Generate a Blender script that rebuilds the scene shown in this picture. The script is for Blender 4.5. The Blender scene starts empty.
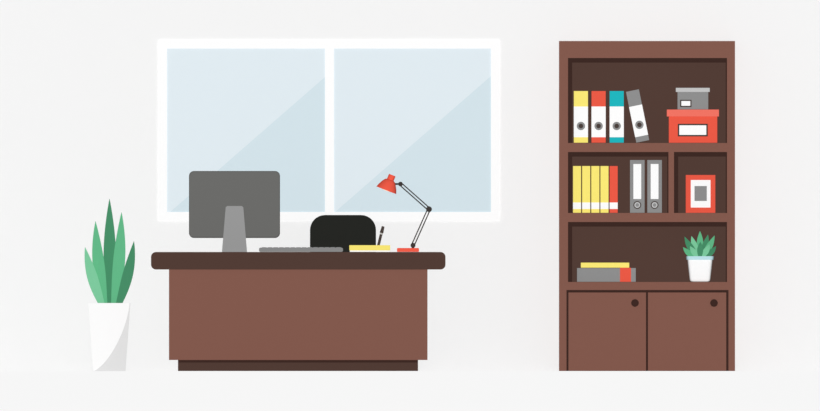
import bpy, bmesh, math
from mathutils import Vector, Matrix

S = 0.0065            # metres per drawing unit
GX, GZ = 410.0, 371.0 # drawing origin: room centre line, floor line
def X(px): return (px - GX) * S
def Z(py): return (GZ - py) * S

# ------------------------------------------------------------ materials
def lin(c):
    c /= 255.0
    return c / 12.92 if c <= 0.04045 else ((c + 0.055) / 1.055) ** 2.4
MATS = {}
def mat(name, hexcol, gain=1.0, rough=0.85, spec=0.0):
    if name in MATS: return MATS[name]
    h = hexcol.lstrip('#')
    rgb = [min(0.97, lin(int(h[i:i+2], 16)) * gain) for i in (0, 2, 4)]
    m = bpy.data.materials.new(name); m.use_nodes = True
    nt = m.node_tree; b = nt.nodes['Principled BSDF']
    b.inputs['Roughness'].default_value = rough
    b.inputs['Specular IOR Level'].default_value = spec
    # very faint procedural grain
    tc = nt.nodes.new('ShaderNodeTexCoord'); nz = nt.nodes.new('ShaderNodeTexNoise')
    nz.inputs['Scale'].default_value = 6.0
    mx = nt.nodes.new('ShaderNodeMix'); mx.data_type = 'RGBA'
    mx.inputs['A'].default_value = (*[c * 0.998 for c in rgb], 1)
    mx.inputs['B'].default_value = (*[min(1, c * 1.002) for c in rgb], 1)
    nt.links.new(tc.outputs['Object'], nz.inputs['Vector'])
    nt.links.new(nz.outputs['Fac'], mx.inputs['Factor'])
    nt.links.new(mx.outputs['Result'], b.inputs['Base Color'])
    MATS[name] = m
    return m

G = 0.96
wall_m   = mat('wall_paint', '#F6F6F6', 0.958)
edge_m   = mat('floor_edge_paint', '#F6F6F6', 0.962)
floor_m  = mat('floor_paint', '#ACACAC', 1.0)
frame_m  = mat('window_white', '#FFFFFF', 0.97)
glassL   = mat('glass_reflection', '#E2EDF3', G)  # paler tone for the painted diagonal reflection
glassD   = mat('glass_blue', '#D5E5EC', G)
brown    = mat('brown_wood', '#835A4E', G)
dark     = mat('dark_wood', '#523D36', G)
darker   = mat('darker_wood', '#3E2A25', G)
backm    = mat('bookcase_back_wood', '#523D36', G * 1.13)
bandm    = mat('bookcase_painted_shade', '#3D2A25', G)  # shade tone for the strips inside the compartments
mgrey    = mat('monitor_grey', '#6C6C6A', G)
mgreyd   = mat('monitor_edge', '#5F5F5D', G)
sgrey    = mat('stand_grey', '#999999', G)
kgrey    = mat('keyboard_grey', '#8C8C8C', G)
screenm  = mat('screen_black', '#101114', 1, 0.2, 0.4)
chairm   = mat('chair_black', '#272825', G)
yellow   = mat('yellow_card', '#FDEB78', G)
white    = mat('white_paper', '#FFFFFF', 0.96)
red      = mat('red_card', '#EC5B47', G)
redl     = mat('red_lid', '#F27464', G)
teal     = mat('teal_card', '#22B7BF', G)
grey     = mat('grey_card', '#8F8F8F', G)
greyl    = mat('grey_lid', '#C4C4C4', G)
inkm     = mat('ink_dark', '#4A403C', G)
armm     = mat('lamp_arm', '#3F3A38', G)
lampr    = mat('lamp_red', '#EC5B47', G * 1.1)
leafL    = mat('leaf_light', '#7CC79C', G * 1.06)
leafM    = mat('leaf_mid', '#62B586', G * 1.06)
leafD    = mat('leaf_dark', '#478B66', G * 1.06)
soil     = mat('soil', '#4A352C', G)
rimblue  = mat('pot_rim_blue', '#BFE3EA', G)
bulbm    = mat('bulb', '#FFF6D8', G)

# ------------------------------------------------------------ builders
class Thing:
    def __init__(self, name, px, yc, pz=371, xf=None):
        self.e = bpy.data.objects.new(name, None)
        self.e.empty_display_size = 0.05
        bpy.context.collection.objects.link(self.e)
        self.o = Vector((X(px), yc, Z(pz)))
        self.e.location = self.o
        self.xf = xf
    def add(self, part, bm, m, bev=0.0015, smooth=False, solid=0):
        if self.xf is not None:
            bmesh.ops.transform(bm, matrix=self.xf, verts=bm.verts)
        bmesh.ops.translate(bm, vec=-self.o, verts=bm.verts)
        if not solid:
            bmesh.ops.recalc_face_normals(bm, faces=bm.faces)
        me = bpy.data.meshes.new(part); bm.to_mesh(me); bm.free()
        for mm in (m if isinstance(m, (list, tuple)) else [m]): me.materials.append(mm)
        if smooth:
            for p in me.polygons: p.use_smooth = True
        ob = bpy.data.objects.new(part, me)
        bpy.context.collection.objects.link(ob)
        ob.parent = self.e
        if solid:
            s = ob.modifiers.new('thick', 'SOLIDIFY'); s.thickness = solid; s.offset = 0
        if bev and not solid:
            b = ob.modifiers.new('bev', 'BEVEL'); b.width = bev; b.segments = 2
            b.limit_method = 'ANGLE'; b.angle_limit = math.radians(40)
        return ob
    # prism: drawing-unit outline extruded along depth
    def prism(self, part, pts, y0, y1, m, bev=0.0015):
        bm = bmesh.new()
        a = [bm.verts.new((X(p[0]), y0, Z(p[1]))) for p in pts]
        b = [bm.verts.new((X(p[0]), y1, Z(p[1]))) for p in pts]
        bm.faces.new(a); bm.faces.new(b[::-1])
        n = len(pts)
        for i in range(n):
            bm.faces.new([a[i], b[i], b[(i+1) % n], a[(i+1) % n]])
        return self.add(part, bm, m, bev)
    def box(self, part, x0, x1, t, b, y0, y1, m, bev=0.0015):
        return self.prism(part, [(x0, t), (x1, t), (x1, b), (x0, b)], y0, y1, m, bev)
    def rbox(self, part, x0, x1, t, b, r, y0, y1, m, bev=0.0015):
        return self.prism(part, rrect(x0, x1, t, b, r), y0, y1, m, bev)
    def disc(self, part, cx, cy, r, y0, y1, m, bev=0):
        return self.prism(part, circ(cx, cy, r), y0, y1, m, bev)
    def rod(self, part, p, q, r, m, r2=None, seg=20):
        p, q = Vector(p), Vector(q); d = q - p
        bm = bmesh.new()
        bmesh.ops.create_cone(bm, cap_ends=True, segments=seg, radius1=r, radius2=r if r2 is None else r2, depth=d.length)
        M = Matrix.Translation((p + q) / 2) @ d.to_track_quat('Z', 'Y').to_matrix().to_4x4()
        bmesh.ops.transform(bm, matrix=M, verts=bm.verts)
        return self.add(part, bm, m, 0)
    def lathe(self, part, prof, origin, axis, m, seg=48, sq=0):
        bm = bmesh.new(); rings = []
        q = Vector(axis).to_track_quat('Z', 'Y').to_matrix()
        def mul(a):
            if not sq: return 1
            return (abs(math.cos(a))**sq + abs(math.sin(a))**sq) ** (-1/sq)
        for r, h in prof:
            rings.append([bm.verts.new(Vector(origin) + q @ Vector((r*mul(2*math.pi*k/seg)*math.cos(2*math.pi*k/seg), r*mul(2*math.pi*k/seg)*math.sin(2*math.pi*k/seg), h))) for k in range(seg)])
        for a, b in zip(rings, rings[1:]):
            for k in range(seg):
                bm.faces.new([a[k], a[(k+1) % seg], b[(k+1) % seg], b[k]])
        bm.faces.new(rings[0]); bm.faces.new(rings[-1][::-1])
        return self.add(part, bm, m, 0, False)
    def leaf(self, part, base, tip, w, yb, yt, m, bend=0.0, wb=0.5, fold=0.0012, peak=0.45):
        N = 22; bx, bz = X(base[0]), Z(base[1]); tx, tz = X(tip[0]), Z(tip[1])
        d = Vector((tx-bx, tz-bz)); n = Vector((-d.y, d.x)).normalized()
        c = Vector(((bx+tx)/2, (bz+tz)/2)) + n * bend * S * 2
        bm = bmesh.new(); rows = []
        for i in range(N+1):
            t = i / N
            P = (1-t)**2*Vector((bx, bz)) + 2*t*(1-t)*c + t*t*Vector((tx, tz))
            D = (2*(1-t)*(c-Vector((bx, bz))) + 2*t*(Vector((tx, tz))-c)).normalized()
            nn = Vector((-D.y, D.x))
            if t < peak: k = wb + (1-wb)*math.sin(math.pi/2*t/peak)
            else: k = math.cos(math.pi/2*(t-peak)/(1-peak))**0.9 if t < 1 else 0.0
            hw = max(w*S/2*k, 0.0002)
            y = yb + (yt-yb)*t*t
            f = fold*k
            rows.append([bm.verts.new((P.x+nn.x*hw, y-f, P.y+nn.y*hw)), bm.verts.new((P.x, y, P.y)), bm.verts.new((P.x-nn.x*hw, y-f, P.y-nn.y*hw))])
        for a, b in zip(rows, rows[1:]):
            bm.faces.new([a[0], a[1], b[1], b[0]]); bm.faces.new([a[1], a[2], b[2], b[1]])
        return self.add(part, bm, m, 0, False, 0.0025)

def circ(cx, cy, r, n=40):
    return [(cx + r*math.cos(2*math.pi*k/n), cy + r*math.sin(2*math.pi*k/n)) for k in range(n)]
def rrect(x0, x1, t, b, r, n=8):
    if not isinstance(r, (tuple, list)): r = (r,)*4   # tl tr br bl
    out = []
    for (cx, cy, rr, a0) in ((x0+r[0], t+r[0], r[0], 180), (x1-r[1], t+r[1], r[1], 270), (x1-r[2], b-r[2], r[2], 0), (x0+r[3], b-r[3], r[3], 90)):
        if rr <= 0: out.append((cx, cy)); continue
        for k in range(n+1):
            a = math.radians(a0 + 90*k/n)
            out.append((cx + rr*math.cos(a), cy + rr*math.sin(a)))
    return out

# ------------------------------------------------------------ room shell
def shell(name, boxes, ms):
    bm = bmesh.new()
    for (x0, x1, y0, y1, z0, z1) in boxes:
        r = bmesh.ops.create_cube(bm, size=1)
        for v in r['verts']:
            v.co = Vector(((x0+x1)/2 + v.co.x*(x1-x0), (y0+y1)/2 + v.co.y*(y1-y0), (z0+z1)/2 + v.co.z*(z1-z0)))
    bm.normal_update()
    me = bpy.data.meshes.new(name); bm.to_mesh(me); bm.free()
    for m in ms: me.materials.append(m)
    if len(ms) > 1:
        for p in me.polygons:
            p.material_index = 0 if p.normal.z > 0.5 else 1
    ob = bpy.data.objects.new(name, me); bpy.context.collection.objects.link(ob)
wx0, wx1, wz0, wz1 = X(162), X(496), Z(217), Z(44)
shell('wall_back', [(-8, wx0, 0, .15, 0, 4.5), (wx1, 8, 0, .15, 0, 4.5),
                    (wx0, wx1, 0, .15, 0, wz0), (wx0, wx1, 0, .15, wz1, 4.5)], [wall_m])
shell('floor', [(-8, 8, -2.6, .15, -1.0, 0)], [floor_m, edge_m])

# ------------------------------------------------------------ window
w = Thing('window_1', 329, 0, 130)
WF = -0.008
w.box('frame_top', 158.5, 499.5, 40, 48.5, WF, 0.03, frame_m, 0)
w.box('frame_bottom', 158.5, 499.5, 212, 221, WF, 0.03, frame_m, 0)
w.box('frame_left', 158.5, 167, 48.5, 212, WF, 0.03, frame_m, 0)
w.box('frame_right', 491, 499.5, 48.5, 212, WF, 0.03, frame_m, 0)
w.box('mullion', 325, 334, 48.5, 212, WF, 0.03, frame_m, 0)
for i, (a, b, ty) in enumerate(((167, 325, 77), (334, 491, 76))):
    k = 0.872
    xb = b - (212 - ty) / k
    w.prism(f'glass_reflection_{i+1}', [(a, 48.5), (b, 48.5), (b, ty), (xb, 212), (a, 212)], -0.003, 0.006, glassL, 0)  # diagonal reflection painted as a paler piece of the pane
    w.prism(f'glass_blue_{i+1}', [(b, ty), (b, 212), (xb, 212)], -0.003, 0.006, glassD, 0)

# ------------------------------------------------------------ desk
DF, DB = -1.78, -0.98
d = Thing('desk', 298, -1.4)
d.rbox('top', 151, 445.5, 252, 269.5, 5, DF, DB, dark, 0.001)
d.box('front_panel', 169, 427.5, 269.5, 360, DF+.012, DF+.04, brown, 0)
d.box('side_panel_left', 169, 173, 269.5, 360, DF+.04, DB-.03, brown)
d.box('side_panel_right', 423.5, 427.5, 269.5, 360, DF+.04, DB-.03, brown)
d.box('pedestal', 173, 235, 269.5, 360, DF+.04, DB-.05, brown)
for k in range(3):
    d.box(f'drawer_{k+1}', 175, 233, 272+k*29.3, 299+k*29.3, DB-.05, DB-.035, brown)
    d.box(f'drawer_handle_{k+1}', 196, 212, 276+k*29.3, 278+k*29.3, DB-.035, DB-.02, darker)
d.box('plinth_front', 178, 418, 360, 371, DF+.024, DF+.08, dark)
d.box('plinth_front_dark_line', 178, 418, 360, 362.5, DF+.02, DF+.024, darker, 0)  # thin dark strip on the plinth face, along its top
d.box('plinth_left', 178, 235, 360, 371, DF+.08, DB-.08, dark)
d.box('plinth_right', 414, 418, 360, 371, DF+.08, DB-.08, dark)

# ------------------------------------------------------------ monitor (seen from its back)
m = Thing('computer_monitor', 234.5, -1.4, 252)
m.rbox('housing', 189, 280, 171, 238, 5, -1.45, -1.41, mgreyd, 0.003)
m.rbox('rear_shell', 189.6, 279.4, 171.6, 237, 4.5, -1.465, -1.45, mgrey, 0.002)
m.rbox('screen', 192, 277, 174, 230, 2, -1.41, -1.407, screenm, 0)
m.prism('stand', [(227.2, 206), (241.8, 206), (243.3, 207.2), (247, 251.4), (222, 251.4), (225.7, 207.2)], -1.473, -1.465, sgrey, 0)
m.rbox('foot', 222, 247, 250.8, 252, 0.4, -1.49, -1.33, sgrey, 0)

# ------------------------------------------------------------ keyboard
k = Thing('keyboard', 301, -1.2, 252)
k.rbox('body', 259, 343, 247.6, 251.9, 1.6, -1.30, -1.14, kgrey, 0.001)
for r in range(4):
    for c in range(14):
        x = 262 + c*5.7
        k.box(f'key_{r}_{c}', x, x+4.6, 247.2, 247.9, -1.29+r*.036, -1.26+r*.036, kgrey, 0)

# ------------------------------------------------------------ notepad + pen
n = Thing('notepad', 369.5, -1.42, 252)
n.box('pages', 349.8, 389.6, 250.4, 251.9, -1.50, -1.32, white, 0)
n.box('cover', 349.3, 390.2, 245.2, 250.4, -1.51, -1.31, yellow, 0.001)
p = Thing('pen_in_holder', 378, -1.25, 252)
p.rbox('holder', 374, 383, 246.5, 251.9, 1, -1.28, -1.22, armm)
p.rod('barrel', (X(378), -1.25, Z(247)), (X(381.2), -1.25, Z(234)), 0.009, inkm)
p.rod('ring', (X(381.1), -1.25, Z(234.4)), (X(381.5), -1.25, Z(233)), 0.0092, greyl)
p.rod('cap', (X(381.5), -1.25, Z(233)), (X(383.2), -1.25, Z(226.3)), 0.012, inkm, 0.009)

# ------------------------------------------------------------ desk lamp
L = Thing('desk_lamp', 408, -1.5, 252)
LY = -1.45
L.rbox('base', 397, 419, 248, 251.9, 0.8, LY-.07, LY+.07, lampr)
L.disc('base_pivot', 413, 245.3, 2.5, LY-.012, LY+.012, armm)
L.rod('base_post', (X(413), LY, Z(248.2)), (X(413), LY, Z(245.3)), 0.009, armm)
L.disc('elbow', 429, 209.2, 2.9, LY-.012, LY+.012, armm)
L.disc('head_pivot', 400.5, 184, 2.3, LY-.012, LY+.012, armm)
def pair(nm, a, b, off, r=0.0038):
    dx, dy = b[0]-a[0], b[1]-a[1]; l = math.hypot(dx, dy); nx, ny = -dy/l*off, dx/l*off
    for s in (-1, 1):
        L.rod(f'{nm}_{"a" if s<0 else "b"}', (X(a[0]+s*nx), LY, Z(a[1]+s*ny)), (X(b[0]+s*nx), LY, Z(b[1]+s*ny)), r, armm)
pair('lower_arm', (413, 245), (429, 209.2), 1.35)
pair('upper_arm', (400.5, 184), (429, 209.2), 1.35)
ax = Vector((7.0, 0, 18)).normalized()
oc = Vector((X(386.3), LY, Z(190.3)))
u = S
L.lathe('shade', [(10.6*u, 0), (10.4*u, .8*u), (9.2*u, 4*u), (7.0*u, 8*u), (5.2*u, 10.4*u), (3.6*u, 11.2*u), (3.5*u, 16*u), (3.2*u, 16.4*u)], oc, ax, lampr)
L.rod('bulb', oc - ax*0.003, oc + ax*0.004, 0.03, bulbm)
L.rod('shade_link', (X(394), LY, Z(184)), (X(400.5), LY, Z(184)), 0.006, armm)

# ------------------------------------------------------------ office chair
c = Thing('office_chair', 343, -0.55)
c.rbox('backrest', 310, 376, 215, 284, (15, 15, 8, 8), -0.32, -0.25, chairm, 0.012)
c.rbox('seat', 308, 378, 291, 303, 5, -0.80, -0.32, chairm, 0.008)
c.box('back_bracket', 338, 348, 262, 307, -0.25, -0.225, armm)
c.box('under_bracket', 338, 348, 303, 307, -0.6, -0.225, armm)
c.rod('gas_lift', (X(343), -.55, Z(303)), (X(343), -.55, Z(355)), 0.025, armm)
for i in range(5):
    a = 2*math.pi*i/5 + .3
    ex, ey = X(343)+.27*math.cos(a), -.55+.27*math.sin(a)
    c.rod(f'leg_{i+1}', (X(343), -.55, .11), (ex, ey, .085), 0.022, armm, 0.015)
    c.rod(f'caster_{i+1}', (ex-.02*math.sin(a), ey+.02*math.cos(a), .03), (ex+.02*math.sin(a), ey-.02*math.cos(a), .03), 0.03, chairm)
    c.rod(f'caster_stem_{i+1}', (ex, ey, .03), (ex, ey, .085), 0.008, armm)

# ------------------------------------------------------------ snake plant in square tapered planter
PY = -1.0
pl = Thing('potted_snake_plant', 109, PY)
def frustum(T, part, x0, x1, x2, x3, t, b, yc, m, bev, hollow):
    bm = bmesh.new()
    ht, hb = (x1-x0)/2*S, (x3-x2)/2*S
    ct, cb = X((x0+x1)/2), X((x2+x3)/2)
    def ring(cx, h, z): return [bm.verts.new((cx+sx*h, yc+sy*h, z)) for sx, sy in ((-1,-1),(1,-1),(1,1),(-1,1))]
    r0, r1 = ring(cb, hb, Z(b)), ring(ct, ht, Z(t))
    r2, r3 = ring(ct, ht-.015, Z(t)), ring(ct, ht-.018, Z(t)-hollow)
    bm.faces.new(r0[::-1])
    for a, c2 in ((r0, r1), (r1, r2), (r2, r3)):
        for k in range(4): bm.faces.new([a[k], a[(k+1)%4], c2[(k+1)%4], c2[k]])
    bm.faces.new(r3)
    return T.add(part, bm, m, bev)
# white body; pale grey sweep paints its shaded side, bounded by a curve
pm = bpy.data.materials.new('planter_painted_shade'); pm.use_nodes = True
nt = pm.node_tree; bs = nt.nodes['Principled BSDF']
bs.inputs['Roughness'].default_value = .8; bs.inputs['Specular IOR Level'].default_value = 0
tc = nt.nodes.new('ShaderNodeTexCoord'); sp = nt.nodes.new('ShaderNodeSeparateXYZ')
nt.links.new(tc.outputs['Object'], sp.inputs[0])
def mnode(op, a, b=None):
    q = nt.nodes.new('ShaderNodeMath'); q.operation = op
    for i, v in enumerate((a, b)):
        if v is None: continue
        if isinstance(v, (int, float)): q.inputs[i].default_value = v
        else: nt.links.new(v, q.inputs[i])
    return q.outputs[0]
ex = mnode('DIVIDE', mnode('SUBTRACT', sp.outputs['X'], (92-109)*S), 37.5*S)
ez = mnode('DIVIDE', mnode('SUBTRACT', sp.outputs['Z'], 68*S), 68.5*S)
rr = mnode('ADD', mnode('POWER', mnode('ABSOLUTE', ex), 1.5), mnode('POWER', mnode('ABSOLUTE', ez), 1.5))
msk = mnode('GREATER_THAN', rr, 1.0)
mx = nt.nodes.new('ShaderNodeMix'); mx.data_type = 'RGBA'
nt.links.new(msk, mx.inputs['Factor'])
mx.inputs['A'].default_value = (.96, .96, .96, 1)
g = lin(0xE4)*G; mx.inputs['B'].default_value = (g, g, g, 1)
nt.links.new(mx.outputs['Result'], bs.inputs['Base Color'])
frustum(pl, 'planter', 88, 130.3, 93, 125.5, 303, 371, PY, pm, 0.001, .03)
pl.box('soil', 91, 127.3, 304.5, 307, PY-.115, PY+.115, soil, 0)
LB = 306
pl.leaf('leaf_1', (102.5, LB), (85, 247), 10.5, PY-.03, PY-.07, leafL, bend=1.5)
pl.leaf('leaf_2', (104.5, LB), (95.5, 221), 12, PY, PY-.02, leafM, bend=1.5)
pl.leaf('leaf_3', (110, LB), (109.5, 198.5), 12.5, PY+.02, PY+.02, leafD, bend=0)
pl.leaf('leaf_4', (114, LB), (121.5, 212), 12, PY-.01, PY-.04, leafM, bend=-1.5)
pl.leaf('leaf_5', (118, LB), (134, 241), 10.5, PY-.04, PY-.09, leafD, bend=-2)
pl.leaf('leaf_6', (107, LB), (98, 262), 8, PY+.05, PY+.08, leafL, bend=1)

# ------------------------------------------------------------ bookcase
BF, BB = -0.38, -0.012
b = Thing('bookcase', 647, -0.2)
b.box('side_left', 559, 568, 41, 371, BF, BB, brown, 0)
b.box('side_right', 727, 735, 41, 371, BF, BB, brown, 0)
b.box('top_rail', 568, 727, 41, 58, BF, BB, brown, 0)
b.box('shelf_upper', 568, 727, 143, 152, BF, BB, brown, 0)
b.box('shelf_middle', 568, 727, 213, 222, BF, BB, brown, 0)
b.box('cabinet_top', 568, 727, 282, 290, BF, BB, brown, 0)
b.box('divider', 668.5, 674, 152, 213, BF, BB, brown, 0)
b.box('back_panel', 568, 727, 58, 282, BB-.012, BB-.002, backm, 0)
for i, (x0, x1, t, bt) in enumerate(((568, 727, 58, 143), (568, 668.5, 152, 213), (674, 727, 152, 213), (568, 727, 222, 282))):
    b.box(f'shade_strip_top_{i+1}', x0, x1, t, t+4.6, BF+.008, BB-.012, bandm, 0)  # dark strips stand in for shade along the compartment edges
    b.box(f'shade_strip_left_{i+1}', x0, x0+4.2, t+4.6, bt, BF+.008, BB-.012, bandm, 0)
    b.box(f'shade_strip_right_{i+1}', x1-1.3, x1, t+4.6, bt, BF+.008, BB-.012, bandm, 0)
b.box('cabinet_carcass', 568, 727, 290, 371, BF+.02, BB, darker, 0)
b.box('cabinet_edge', 566.5, 728.5, 290, 292.3, BF-.003, BF+.02, darker, 0)
b.box('cabinet_edge_left', 566.5, 568.3, 292.3, 371, BF-.003, BF+.02, darker, 0)
b.box('cabinet_edge_right', 726.3, 728.5, 292.3, 371, BF-.003, BF+.02, darker, 0)
b.box('door_left', 568.5, 646, 292.5, 371-.2, BF-.002, BF+.02, brown, 0)
b.box('door_right', 648, 726.2, 292.5, 371-.2, BF-.002, BF+.02, brown, 0)
b.disc('knob_left', 635, 303, 3.8, BF-.022, BF-.002, darker, 0.002)
b.disc('knob_right', 714, 303, 3.8, BF-.022, BF-.002, darker, 0.002)

# ring binders
def binder(x0, x1, t, bt, m, xf=None):
    T = Thing('ring_binder', (x0+x1)/2, -.19, bt, xf)
    F, K = -.33, -.06
    T.box('spine', x0, x1, t, bt, F, F+.006, m, 0.001)
    T.box('cover_left', x0, x0+.6, t, bt, F+.006, K, m, 0)
    T.box('cover_right', x1-.6, x1, t, bt, F+.006, K, m, 0)
    T.box('pages', x0+.8, x1-.8, t+2, bt-1, F+.02, K-.004, white, 0)
    return T, F
def binder1(x0, m, xf=None, w=14.2, t=91, bt=142.7):
    T, F = binder(x0, x0+w, t, bt, m, xf); cx = x0+w/2
    T.box('label', x0, x0+w, t+15.5, bt-5.5, F-.002, F, white, 0)
    T.disc('ring_outer', cx, t+35, 4.2, F-.004, F-.002, grey)
    T.disc('ring_hole', cx, t+35, 2.3, F-.005, F-.004, inkm)
binder1(573.8, yellow); binder1(591.5, red); binder1(609.6, teal)
px0 = 636.3; pv = Vector((X(px0), 0, Z(142.7)))
binder1(px0, grey, Matrix.Translation(pv) @ Matrix.Rotation(math.radians(-11.5), 4, 'Y') @ Matrix.Translation(-pv), w=13.2, t=90.8)
for x0 in (630, 647.3):
    T, F = binder(x0, x0+14.6, 160, 212.8, grey)
    T.box('label', x0+3.4, x0+11.2, 164, 199, F-.002, F, white, 0)
    T.disc('ring_outer', x0+7.3, 205, 3.9, F-.003, F, inkm)
    T.disc('ring_face', x0+7.3, 205, 2.9, F-.005, F-.003, greyl)
    T.disc('ring_hole', x0+7.3, 205, 1.8, F-.006, F-.005, grey)

# storage boxes
r = Thing('storage_box', 693, -.2, 142.9)
r.box('body', 668.8, 717.3, 116, 142.8, -.33, -.07, red)
r.box('lid', 666.8, 719, 109.5, 116.5, -.337, -.063, redl)
r.box('label_frame', 677.8, 707.8, 123.8, 136.4, -.333, -.33, inkm, 0)
r.box('label', 679.3, 706.3, 125.3, 134.9, -.335, -.333, white, 0)
r = Thing('storage_box', 693, -.2, 109.4)
r.box('body', 677.5, 708.3, 91, 109.4, -.30, -.10, grey)
r.box('lid', 675.8, 709.8, 87.8, 92, -.307, -.093, greyl)
r.box('label_frame', 680.2, 691.5, 99.8, 107, -.303, -.30, inkm, 0)
r.box('label', 681.4, 690.3, 101, 105.8, -.305, -.303, white, 0)

# row of slim books
T = Thing('book_row', 595, -.2, 212.9)
for i, mm in enumerate((yellow, yellow, yellow, yellow, red)):
    x0 = 573 + i*9.15
    T.box(f'book_{i+1}', x0, x0+8.1, 166, 212.8, -.32, -.08, mm, 0.001)
    T.box(f'book_label_{i+1}', x0, x0+8.1, 202.5, 209, -.322, -.32, white, 0)
# picture frame
T = Thing('picture_frame', 700.5, -.2, 212.9)
T.box('frame_left', 685.8, 690.8, 175, 212.8, -.26, -.235, red, 0)
T.box('frame_right', 710.5, 715.3, 175, 212.8, -.26, -.235, red, 0)
T.box('frame_top', 690.8, 710.5, 175, 180, -.26, -.235, red, 0)
T.box('frame_bottom', 690.8, 710.5, 207.5, 212.8, -.26, -.235, red, 0)
T.box('mat_board', 690.8, 710.5, 180, 207.5, -.257, -.24, white, 0)
T.box('picture', 694.5, 706.8, 186, 201, -.259, -.257, grey, 0)
T.prism('easel_leg', [(698, 185), (703, 185), (705, 212.8), (696, 212.8)], -.235, -.225, darker, 0)
# book stack
T = Thing('book_stack', 606, -.2, 281.9)
T.box('grey_book', 577, 635.8, 268, 281.8, -.32, -.12, grey)
T.box('red_band', 620, 631, 267.8, 281.8, -.322, -.12, red, 0)
T.box('yellow_book', 580.8, 629.3, 262.6, 267.7, -.31, -.13, yellow)
# small succulent
T = Thing('potted_succulent', 700, -.2, 281.9)
o = (X(700), -.22, Z(281.8))
T.lathe('pot', [(8.3*u, 0), (9.8*u, .8*u), (10.4*u, 2.4*u), (12.6*u, 22*u), (10.5*u, 22*u), (10.3*u, 21*u)], o, (0, 0, 1), white, 96, 7)
T.lathe('rim', [(12.6*u, 22*u), (13.7*u, 22.1*u), (14*u, 25.6*u), (11.5*u, 25.6*u), (11*u, 22.2*u)], o, (0, 0, 1), rimblue, 96, 7)
T.rod('soil', (o[0], o[1], o[2]+22*u), (o[0], o[1], o[2]+24.5*u), 11*u, soil)
ls = [((697, 257), (683, 247), 6, leafM, -.25, -.29, 1.5), ((703, 257), (716, 246), 6, leafD, -.25, -.29, -1.5),
      ((698, 257), (684.5, 236.5), 6.5, leafD, -.23, -.26, 1), ((702, 257), (714.5, 235.5), 6.5, leafM, -.23, -.26, -1),
      ((699, 257), (691.5, 236), 6.5, leafL, -.22, -.24, .5), ((701.5, 257), (708, 234.5), 6.5, leafD, -.22, -.23, -.5),
      ((700, 257), (700, 231), 7, leafM, -.21, -.21, 0), ((700, 257), (690, 246), 6, leafL, -.27, -.30, 1),
      ((701, 257), (709.5, 244), 6, leafL, -.27, -.30, -1), ((700, 257), (700.3, 242), 6, leafD, -.275, -.29, 0)]
for i, (a, t, ww, mm, y0, y1, bd) in enumerate(ls):
    T.leaf(f'leaf_{i+1}', a, t, ww, y0, y1, mm, bend=bd, fold=.001)

# ------------------------------------------------------------ light
wd = bpy.data.worlds.new('world'); bpy.context.scene.world = wd; wd.use_nodes = True
bg = wd.node_tree.nodes['Background']
bg.inputs[0].default_value = (1, 1, 1, 1); bg.inputs[1].default_value = 0.16
def sun(name, strength, rot, ang):
    l = bpy.data.lights.new(name, 'SUN'); l.energy = strength; l.angle = math.radians(ang)
    ob = bpy.data.objects.new(name, l); ob.rotation_euler = rot; ob.location = (0, -6, 5)
    bpy.context.collection.objects.link(ob)
sun('sun_front', math.pi*0.885, (math.radians(90), 0, 0), 0.0)

# ------------------------------------------------------------ camera
cd = bpy.data.cameras.new('camera'); cd.type = 'ORTHO'; cd.ortho_scale = 820*S
co = bpy.data.objects.new('camera', cd); bpy.context.collection.objects.link(co)
co.location = (0, -9, Z(205.5)); co.rotation_euler = (math.radians(90), 0, 0)
cd.clip_end = 60
sc = bpy.context.scene; sc.camera = co
sc.view_settings.view_transform = 'Standard'
sc.view_settings.look = 'None'
sc.view_settings.exposure = 0; sc.view_settings.gamma = 1
